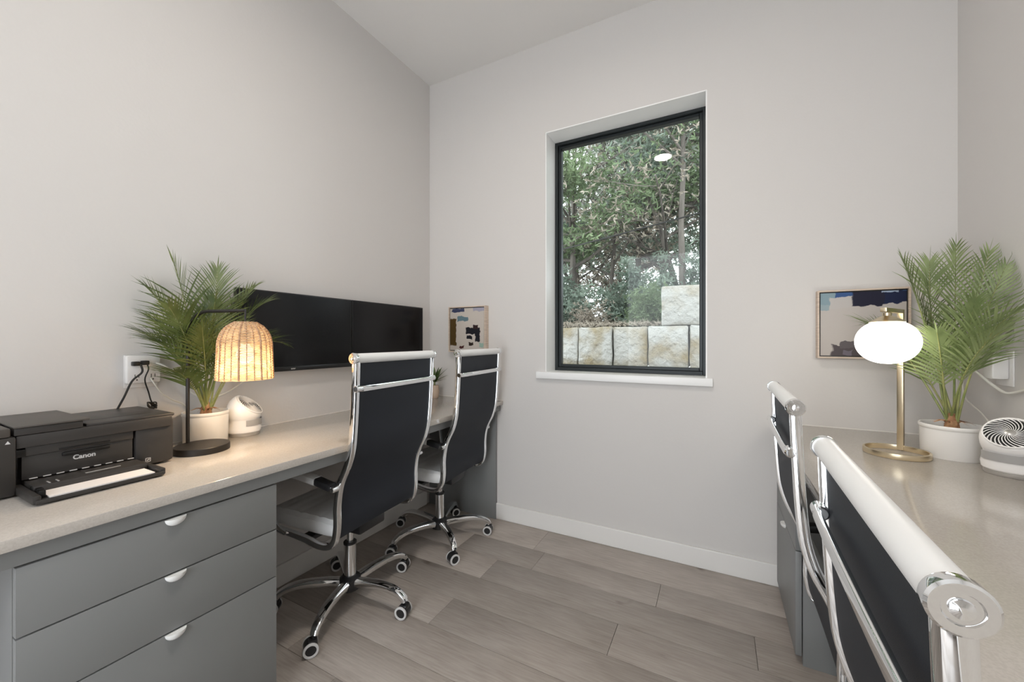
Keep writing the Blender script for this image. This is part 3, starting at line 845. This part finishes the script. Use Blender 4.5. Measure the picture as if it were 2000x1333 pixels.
# ------------------------------------------------------------------ fans
def fan(label, loc, facing_deg, tilt=48):
    t = thing('desk_fan', label, 'fan', loc, R(facing_deg), 'white desk fans'); t.scale = (1.06,) * 3
    c = Vector((.0, 0, .092)); n = Vector((math.cos(R(tilt)), 0, math.sin(R(tilt)))); d0 = .030; RB = .059
    b = bmnew(); prof = [(0, .012)]
    prof += [(.052, .012), (.0555, .016), (.057, .03)]
    prof += [(RB * math.cos(e), .092 + RB * 1.12 * math.sin(e)) for e in [R(-28 + i * (118 / 34)) for i in range(35)]]
    prof[-1] = (0, prof[-1][1])
    lathe(b, prof, 72)
    for v in b.verts:
        d = (v.co - c).dot(n)
        if d > d0: v.co -= n * (d - d0)
    obj('housing', b, 'whitep', t)
    obj('base_ring', lathe(bmnew(), [(0, 0), (.050, 0), (.052, .003), (.052, .011), (.050, .013), (0, .013)], 48), 'silver', t)
    m, _ = align(c + n * d0, c + n * (d0 + .01))
    obj('grille_well', lathe(bmnew(), [(0, .0008), (.0485, .0008)], 48, m), 'blackp', t)
    g = bmnew()
    for k in range(26):
        a0 = 2 * PI * k / 26; pts = []
        for i in range(8):
            u = i / 7; r = .010 + .039 * u; a = a0 + .95 * u ** 1.1
            pts.append(m @ Vector((r * math.cos(a), r * math.sin(a), .0028 + .0012 * (1 - u))))
        sweep(g, pts, circ(.0011, 4), scales=[.8 + .5 * i / 7 for i in range(8)])
    gr = obj('grille', g, 'whitep', t)
    lathe_b = lathe(bmnew(), [(.0480, 0), (.0515, 0), (.0518, .002), (.0505, .004), (.0480, .004), (.0480, 0)], 48, m)
    obj('grille_rim', lathe_b, 'whitep', gr)
    obj('hub_cap', lathe(bmnew(), [(0, .0062), (.008, .0060), (.0105, .0045), (.011, .002)], 28, m), 'silver', gr)
    b = bmnew(); rows = []
    for i in range(15):
        a = R(-62 + 124 * i / 14)
        rows.append([b.verts.new((.0578 * math.cos(a) + 0, .0578 * math.sin(a), z)) for z in (.040, .062)])
    for r0, r1 in zip(rows, rows[1:]): b.faces.new((r0[0], r1[0], r1[1], r0[1]))
    obj('grey_band', b, 'greyp', t)
    return t
fan_l = fan('white desk fan beside the palm behind the rattan lamp', (-1.728, .918, CT), 40)
fan_r = fan('white desk fan with spiral grille at the right edge', (.752, 1.672, CT), 238)

# ------------------------------------------------------------------ framed art
def artmat(name, base, patches):
    m = mat(name, base, .8, spec=.2)
    tc = nd(m, 'ShaderNodeTexCoord')
    nz = nd(m, 'ShaderNodeTexNoise'); nz.inputs['Scale'].default_value = 26; nz.inputs['Detail'].default_value = 4
    ln(m, tc.outputs['Object'], nz.inputs['Vector'])
    sb = nd(m, 'ShaderNodeVectorMath', operation='SUBTRACT'); sb.inputs[1].default_value = (.5, .5, .5); ln(m, nz.outputs['Color'], sb.inputs[0])
    scl = nd(m, 'ShaderNodeVectorMath', operation='SCALE'); scl.inputs['Scale'].default_value = .035; ln(m, sb.outputs[0], scl.inputs[0])
    pos = nd(m, 'ShaderNodeVectorMath', operation='ADD'); ln(m, tc.outputs['Object'], pos.inputs[0]); ln(m, scl.outputs[0], pos.inputs[1])
    rgb = nd(m, 'ShaderNodeRGB'); rgb.outputs[0].default_value = (*base, 1); cur = rgb.outputs[0]
    for (x0, x1, z0, z1, col) in patches:
        s1 = nd(m, 'ShaderNodeVectorMath', operation='SUBTRACT'); s1.inputs[1].default_value = ((x0 + x1) / 2, 0, (z0 + z1) / 2); ln(m, pos.outputs[0], s1.inputs[0])
        s2 = nd(m, 'ShaderNodeVectorMath', operation='MULTIPLY'); s2.inputs[1].default_value = (2 / (x1 - x0), 0, 2 / (z1 - z0)); ln(m, s1.outputs[0], s2.inputs[0])
        ab = nd(m, 'ShaderNodeVectorMath', operation='ABSOLUTE'); ln(m, s2.outputs[0], ab.inputs[0])
        sx = nd(m, 'ShaderNodeSeparateXYZ'); ln(m, ab.outputs[0], sx.inputs[0])
        mx = nd(m, 'ShaderNodeMath', operation='MAXIMUM'); ln(m, sx.outputs[0], mx.inputs[0]); ln(m, sx.outputs[2], mx.inputs[1])
        mr = nd(m, 'ShaderNodeMapRange'); mr.inputs[1].default_value = 1.04; mr.inputs[2].default_value = .96; ln(m, mx.outputs[0], mr.inputs[0])
        mi = nd(m, 'ShaderNodeMix', data_type='RGBA'); ln(m, mr.outputs[0], mi.inputs[0]); ln(m, cur, mi.inputs[6]); mi.inputs[7].default_value = (*col, 1)
        cur = mi.outputs[2]
    ln(m, cur, bs(m).inputs['Base Color'])
    add_bump(m, 60, .3, .002)
    return m
def art(label, x0, x1, z0, z1, depth, m):
    cx, cz = (x0 + x1) / 2, (z0 + z1) / 2; hw, hh = (x1 - x0) / 2, (z1 - z0) / 2
    t = thing('framed_painting', label, 'painting', (cx, YB, cz), group='framed abstract paintings')
    b = bmnew(); w = .007
    for (a0, a1, c0, c1) in ((-hw, -hw + w, -hh, hh), (hw - w, hw, -hh, hh), (-hw + w, hw - w, -hh, -hh + w), (-hw + w, hw - w, hh - w, hh)):
        box(b, a0, a1, -depth, 0, c0, c1, bev=.0008, seg=1)
    obj('frame', b, 'oak', t)
    boxobj('shadow_gap', 'blackp', t, -hw + w, hw - w, -depth + .012, -.004, -hh + w, hh - w)
    boxobj('canvas', m, t, -hw + w + .005, hw - w - .005, -depth + .006, -depth + .02, -hh + w + .005, hh - w - .005, bev=.0008)
navy, dk = (.018, .024, .06), (.012, .012, .016)
A1 = artmat('abstract_small', (.52, .47, .42), [
    (-.14, -.085, -.11, .075, (.075, .045, .012)), (-.12, -.02, .115, .14, (.045, .055, .11)), (.05, .15, .118, .15, (.34, .33, .40)),
    (-.075, .01, .055, .085, (.12, .19, .22)), (-.01, .105, -.035, .01, dk), (.065, .105, -.085, .01, dk), (.055, .09, .0, .03, (.03, .015, .015)),
    (-.0, .045, -.065, -.045, dk), (.015, .05, -.11, -.085, (.03, .02, .015)), (-.055, -.02, -.125, -.108, (.07, .02, .02)), (.10, .125, -.12, -.09, (.28, .40, .34))])
A2 = artmat('abstract_large', (.50, .46, .43), [
    (-.15, .16, .105, .16, (.05, .10, .24)), (-.16, -.09, .085, .16, (.24, .33, .37)), (-.11, -.02, .07, .118, (.50, .47, .45)),
    (-.03, .16, .085, .137, navy), (-.03, .07, .075, .145, (.022, .022, .04)), (.06, .12, .128, .14, (.35, .42, .55)),
    (-.16, -.11, .065, .09, (.30, .37, .40)), (-.10, .03, -.15, -.09, (.10, .085, .09)), (-.075, .0, -.10, -.075, (.13, .115, .12)), (-.06, -.03, -.13, -.11, (.17, .15, .18))])
art('framed abstract painting on the window wall above the corner plant', -1.623, -1.330, 1.073, 1.377, .045, A1)
art('framed navy and cream abstract painting behind the brass globe lamp', .391, .697, 1.072, 1.37, .038, A2)

# ------------------------------------------------------------------ outlets and cords
ot = thing('outlet_adapter', 'white multi-socket wall tap above the printer', 'outlet', (XL, .622, 1.05))
boxobj('wall_plate', 'whitep', ot, 0, .006, -.046, .046, -.066, .05, bev=.002)
boxobj('tap_body', 'whitep', ot, .006, .036, -.048, .044, -.05, .048, bev=.006)
b = bmnew()
for y in (-.022, .022):
    box(b, .0355, .0365, y - .006, y - .004, -.03, -.018); box(b, .0355, .0365, y + .004, y + .006, -.03, -.018); cyl(b, (.0355, y, -.037), (.0365, y, -.037), .0025, n=8)
obj('socket_slot', b, 'blackp', ot)
def cord(root, pts, r, m, plug=None, n=8):
    inv = (Matrix.Translation(root.location) @ Matrix.Rotation(root.rotation_euler.z, 4, 'Z') @ Matrix.Diagonal((*root.scale, 1))).inverted()
    b = sweep(bmnew(), smooth_path(pts, n), circ(r, 8)); bmesh.ops.transform(b, matrix=inv, verts=b.verts[:])
    t = obj('power_cord', b, m, root)
    if plug:
        (c, hx, hy, hz) = plug
        b = box(bmnew(), c.x - hx, c.x + hx, c.y - hy, c.y + hy, c.z - hz, c.z + hz, bev=min(hx, hy, hz) * .4); bmesh.ops.transform(b, matrix=inv, verts=b.verts[:])
        obj('plug', b, m, t)
    return t
xo = XL + .048
q1 = onX(265, 711, xo); q2 = onX(283, 709, xo)
cord(pr, [q1 + Vector((.006, .012, -.004)), q1 + Vector((.008, .014, -.03)), onX(258, 745, xo), onX(243, 775, xo - .01), onX(228, 803, xo - .02), onX(215, 835, XL + .02)], .0032, 'cordb', (q1, .011, .0095, .0075))
ca = [q2 + Vector((.006, .004, -.004)), onX(290, 722, xo + .008), onX(283, 742, xo + .004), onX(290, 766, xo - .004), onX(296, 785, xo - .01)]
for k in range(14):
    a = k * 1.1; ca.append(onX(297 + 9 * math.cos(a), 792 + 6 * math.sin(a * 1.3), xo - .012 + .010 * math.sin(k * .9)))
ca.append(onX(306, 815, xo - .02)); ca.append(onX(306, 840, xo - .02))
cord(lp, ca, .0022, 'cordb', (q2, .011, .0095, .0075), 5)
cord(fan_l, [onX(293, 737, xo - .008), onX(303, 752, xo), onX(318, 770, xo - .01), onX(338, 782, xo - .02), onX(358, 790, XL + .02), onX(372, 806, XL + .012), onX(388, 830, XL + .012)], .0024, 'cordw')
cord(mon_l, [onX(304, 709, XL + .046), onX(325, 717, XL + .05), onX(345, 735, XL + .035), onX(368, 762, XL + .02), onX(392, 776, XL + .018), onX(420, 776, XL + .018), onX(452, 762, XL + .018), onX(478, 742, XL + .018), onX(492, 722, XL + .018), onX(505, 700, XL + .02)], .0034, 'cordw')
ad = thing('power_adapter', 'white square charger plugged into the right wall', 'adapter', (XR, 1.925, 1.058))
boxobj('wall_plate', 'whitep', ad, -.005, 0, -.06, .03, -.058, .058, bev=.002)
boxobj('charger', 'whitep', ad, -.045, -.005, -.045, .012, -.036, .040, bev=.006)
obj('round_plug', cyl(bmnew(), (-.005, .035, .02), (-.055, .045, .02), .013, .010, n=18, bev=.003), 'cordw', ad)
boxobj('plug_plate', 'whitep', ad, -.004, 0, .02, .06, -.02, .05, bev=.001)
cord(gl, [Vector((XR - .06, 1.972, 1.078)), onX(1893, 713, XR - .06), onX(1918, 736, XR - .05), onX(1945, 757, XR - .03), onX(1965, 768, XR - .02), onX(1985, 767, XR - .012), onX(2010, 760, XR - .012), onX(2060, 745, XR - .012), onX(2110, 770, XR - .012)], .0042, 'cordw')
cord(fan_r, [Vector((.752 + .02, 1.728, CT + .06)), onX(1921, 812, XR - .05), onX(1900, 793, XR - .03), onX(1886, 778, XR - .02), onX(1880, 752, XR - .012), onX(1884, 720, XR - .012)], .0022, 'cordw')

# ------------------------------------------------------------------ outside
struct('terrain_yard', box(bmnew(), -9, 9, YB + WT, 4.45, -.25, -.05), 'ground')
def hill():
    V, F = [], []; nx, ny = 60, 40
    for j in range(ny + 1):
        y = 4.62 + (30 - 4.62) * (j / ny) ** 2
        for i in range(nx + 1):
            x = -18 + 34 * i / nx
            z = 1.27 + .06 * noise.noise(Vector((x * .9, y * .9, 0))) + .10 * noise.noise(Vector((x * .35, y * .3, 4))) + .05 * min(1, (y - 4.62))
            if j == 0: z = 1.2
            V.append((x, y, z)); F_ = i + j * (nx + 1)
            if i < nx and j < ny: F.append((F_, F_ + 1, F_ + nx + 2, F_ + nx + 1))
    o = pyobj('terrain_hillside', V, F, 'ground', None, smooth=True); o['kind'] = 'structure'
hill()
def block_mesh(w, h, d, seed):
    b = bmesh.new(); bmesh.ops.create_cube(b, size=1)
    for v in b.verts: v.co = Vector((v.co.x * w, v.co.y * d, v.co.z * h))
    bmesh.ops.bevel(b, geom=b.edges[:], offset=.012, segments=1, affect='EDGES')
    bmesh.ops.subdivide_edges(b, edges=[e for e in b.edges if e.calc_length() > .1], cuts=3, use_grid_fill=True)
    for v in b.verts:
        v.co += Vector((noise.noise(v.co * 6 + Vector((seed, 0, 0))), noise.noise(v.co * 6 + Vector((0, seed, 0))), noise.noise(v.co * 6 + Vector((0, 0, seed))))) * .014
    return b
wallo = thing('retaining_wall', 'limestone block retaining wall outside the window', 'stone wall', (-1, 4.5, -.05))
WY = 4.50
xj = [onY(px, 680, WY).x for px in (1060, 1129, 1195, 1265, 1346, 1432)]
lo = xj[0]; pre = []
rs = random.Random(2)
while lo > -5.2: w = rs.uniform(.36, .5); pre.append((lo - w, lo)); lo -= w
hi = xj[-1]; post = []
while hi < 3: w = rs.uniform(.36, .5); post.append((hi, hi + w)); hi += w
top = onY(1200, 638, WY).z
rows_ = [(top, [*pre, *zip(xj, xj[1:]), *post], .44)]
def add_block(x0, x1, z0, z1, k, y=0.):
    o = obj('block', block_mesh(x1 - x0 - .014, z1 - z0 - .012, .42, k * 1.7), 'lime', wallo, ang=50)
    o.location = ((x0 + x1) / 2 + 1, .21 + y, (z0 + z1) / 2 + .05)
k = 0
for (x0, x1) in rows_[0][1]:
    k += 1; add_block(x0, x1, top - .455, top, k, rs.uniform(-.02, .025))
for row in (1, 2):
    x = -5.1 + row * .13
    while x < 3:
        w = rs.uniform(.38, .52); k += 1; add_block(x, x + w, top - .455 * (row + 1), top - .455 * row, k, rs.uniform(-.02, .02)); x += w
x = onY(1290, 600, WY).x; zt2 = onY(1290, 559, WY).z
for w in (.68, .5, .46, .52, .48, .5, .5):
    k += 1; add_block(x, x + w, top, zt2, k, rs.uniform(-.01, .02)); x += w

def tube_tree(rs, base, h, r, lean, nb, spread, up=.35, curl=.3):
    """trunk with branches: returns bmesh and list of twig tips"""
    b = bmnew(); tips = []
    def grow(p, d, L, r, lvl):
        n = 5; pts = [p.copy()]; q = p.copy(); dd = d.copy()
        for i in range(n):
            dd = (dd + Vector((rs.uniform(-1, 1), rs.uniform(-1, 1), rs.uniform(-.6, .9))) * curl * .35).normalized()
            q = q + dd * (L / n); pts.append(q.copy())
        sweep(b, pts, circ(r, 6 if lvl < 2 else 4), scales=[1 - .65 * i / n for i in range(n + 1)])
        if lvl >= 2: tips.extend(pts[2:])
        if lvl < 3:
            m = nb if lvl == 0 else (5 if lvl == 1 else 4)
            for k in range(m):
                t = rs.uniform(.3, 1.) if lvl == 0 else rs.uniform(.35, 1)
                i = min(int(t * n), n - 1); pp = pts[i].lerp(pts[i + 1], t * n - i)
                a = rs.uniform(0, 2 * PI); dv = Vector((math.cos(a), math.sin(a), rs.uniform(-.15, up * 2))).normalized()
                nd_ = (dd * .35 + dv).normalized()
                grow(pp, nd_, L * rs.uniform(.42, .65) * (spread if lvl == 0 else 1), r * (1 - .65 * t) * .6, lvl + 1)
    grow(Vector(base), Vector(lean).normalized(), h, r, 0)
    return b, tips
def tufts(rs, tips, n, size, rad, flat=.6):
    V, F = [], []
    for _ in range(n):
        c = rs.choice(tips) + Vector((rs.gauss(0, rad), rs.gauss(0, rad), rs.gauss(0, rad * flat)))
        for k in range(5):
            d = Vector((rs.gauss(0, 1), rs.gauss(0, 1), rs.gauss(.25, .8))).normalized()
            s = d.orthogonal().normalized(); s = Matrix.Rotation(rs.uniform(0, 6.28), 3, d) @ s
            L = size * rs.uniform(.6, 1.4); w = L * .26
            j = len(V); V += [c - s * w * .4, c + s * w * .4, c + d * L * .6 + s * w * .5, c + d * L, c + d * L * .6 - s * w * .5]
            F.append((j, j + 1, j + 2, j + 3, j + 4))
    return V, F
def tree(label, x, y, h, r, seed, fm, n, size, rad, nb=7, spread=1., lean=(0, 0, 1), up=.35, sel=None, curl=.3, cat='tree', name='tree', group=None):
    rs = random.Random(seed); base = Vector((x, y, 1.15))
    t = thing(name, label, cat, base, group=group)
    b, tips = tube_tree(rs, (0, 0, 0), h, r, lean, nb, spread, up, curl)
    obj('trunk', b, 'bark', t)
    if sel: tips = [p for p in tips if sel(p + base)] or tips
    if n:
        V, F = tufts(rs, tips, n, size, rad)
        o = pyobj('foliage', V, F, fm, t, smooth=False, kind='stuff')
    return t
def wx(px, y): return onY(px, 600, y).x
G1, G2 = 'trees beyond the retaining wall', 'bushes on top of the retaining wall'
tree('green cedar with leaning trunk at the right of the window view', wx(1335, 6.4), 6.4, 4.4, .06, 21, 'cedar', 4200, .075, .17, 12, .8, (.05, 0, 1), .3, lambda p: p.z > 2.7 and p.x > wx(1235, 6.4), group=G1)
tree('green cedar at the left of the window view', wx(1112, 6.9), 6.9, 3.4, .075, 32, 'cedar', 4600, .07, .18, 13, .9, (.12, 0, 1), .2, lambda p: 2.3 < p.z < 3.9, group=G1)
tree('blue-green cedar in the middle of the window view', wx(1245, 8.2), 8.2, 4.6, .08, 43, 'cedar2', 4200, .085, .22, 13, .8, (.1, 0, 1), .2, lambda p: 2.8 < p.z < 5. and p.x > wx(1205, 8.2), group=G1)
tree('forked dark tree with bare branches, left of centre behind the wall', wx(1186, 7.6), 7.6, 4.2, .05, 54, 'pale', 1200, .06, .22, 13, .7, (.0, 0, 1), .7, lambda p: p.z > 3.0, group=G1)
tree('bare pale-leaved oak filling the upper left of the window view', wx(1120, 9.5), 9.5, 5.4, .10, 65, 'pale', 8000, .075, .34, 13, .9, (.05, 0, 1), .5, lambda p: p.z > 3.4, group=G1)
tree('grey leafy oak behind the blue-green cedar', wx(1300, 10.5), 10.5, 5.6, .12, 76, 'pale', 5200, .08, .34, 13, .9, (0, 0, 1), .5, lambda p: p.z > 3.0, group=G1)
tree('brown dry tree behind the stacked block', wx(1350, 7.4), 7.4, 3.4, .07, 87, 'dry', 3000, .06, .25, 13, .9, (-.2, 0, 1), .3, lambda p: p.z > 1.8, group=G1)
tree('dark cedar far left beyond the wall', wx(1080, 9.), 9., 4.4, .09, 98, 'cedar2', 3000, .09, .25, 12, .8, (0, 0, 1), .2, lambda p: p.z < 3.6, group=G1)
tree('tall green cedar beyond the right edge of the window', wx(1420, 8.), 8., 5., .09, 19, 'cedar', 3600, .09, .25, 12, .8, (0, 0, 1), .2, group=G1)
tree('low brown oak scrub seen through the gap far behind the bushes', wx(1215, 13.), 13., 3.2, .09, 29, 'dry', 3000, .09, .4, 13, 1.1, (0, 0, 1), .2, group=G1)
tree('distant cedar behind the left bushes', wx(1140, 12.), 12., 3.6, .09, 39, 'cedar2', 3000, .10, .35, 12, 1., (0, 0, 1), .2, group=G1)
tree('bushy cedar standing above the stacked blocks, out past the right side of the window', 1.7, 8.0, 3.6, .08, 49, 'cedar2', 4200, .085, .24, 13, .7, (.15, 0, 1), .1, lambda p: p.x > .5, group=G1)
tree('broad pale oak far out to the right of the window', 3.2, 10., 5.2, .11, 59, 'pale', 4200, .09, .34, 13, .9, (0, 0, 1), .2, group=G1)
def bush(label, x, y, w, h, fm, n, size, seed):
    rs = random.Random(seed); base = Vector((x, y, 1.2))
    t = thing('bush', label, 'bush', base, group=G2)
    b = bmnew(); tips = []
    for k in range(26):
        a = rs.uniform(0, 2 * PI); rr_ = w * math.sqrt(rs.random()); e = Vector((math.cos(a) * rr_, math.sin(a) * rr_ * .7, h * rs.uniform(.35, 1) * (1 - .45 * (rr_ / w) ** 2)))
        pts = smooth_path([Vector((e.x * .15, e.y * .15, 0)), Vector((e.x * .5, e.y * .5, e.z * .55)) + Vector((rs.gauss(0, .03), 0, 0)), e], 3)
        sweep(b, pts, circ(.010, 4), scales=[1 - .8 * i / (len(pts) - 1) for i in range(len(pts))]); tips += pts[3:]
    obj('twigs', b, 'bark', t)
    V, F = tufts(rs, tips, n, size, .07)
    pyobj('foliage', V, F, fm, t, kind='stuff')
bush('rounded green bush behind the wall, in the middle of the window', wx(1232, 6.1), 6.1, .62, 1.15, 'cedar2', 3600, .055, 5)
bush('dense green bush low behind the left wall blocks', wx(1108, 5.9), 5.9, .45, 1.15, 'cedar2', 2600, .05, 6)
bush('dark green bush beside the stacked block', wx(1282, 5.7), 5.7, .40, .80, 'cedar', 2000, .045, 7)
bush('twiggy brown bush with few leaves, left of the middle bush', wx(1160, 5.6), 5.6, .32, .55, 'dry', 900, .04, 8)
bush('green bush behind the stacked block', wx(1350, 6.6), 6.6, .7, 1.6, 'cedar2', 3000, .06, 9)
bush('pale green bush at the far left edge of the window', wx(1060, 6.6), 6.6, .6, 1.5, 'cedar2', 2500, .06, 10)
rs = random.Random(77)
V, F = [], []
for k in range(5200):
    x = rs.uniform(-4.5, 2.2); y = 5.02 + 1.4 * rs.random() ** 1.5
    c = Vector((x, y, 1.30 + .06 * min(1, y - 4.6) + rs.uniform(0, .05)))
    d = Vector((rs.gauss(0, 1), rs.gauss(0, 1), rs.gauss(.5, .6))).normalized(); s = d.orthogonal().normalized(); L = rs.uniform(.03, .075)
    j = len(V); V += [c - s * L * .15, c + s * L * .15, c + d * L]; F.append((j, j + 1, j + 2))
lit = pyobj('leaf_litter', V, F, 'dry', None, kind='stuff'); tag(lit, 'dry leaves and grass on the bank above the retaining wall', 'leaf litter')
cb = thing('utility_cable', 'thin dark cable slanting up to the right through the trees', 'cable', onY(1050, 500, 5.5))
p0 = onY(1050, 500, 5.5)
obj('cable', sweep(bmnew(), [Vector((0, 0, 0)), onY(1180, 466, 5.5) - p0, onY(1333, 425, 5.5) - p0, onY(1480, 386, 5.5) - p0], circ(.010, 6)), 'cordb', cb)
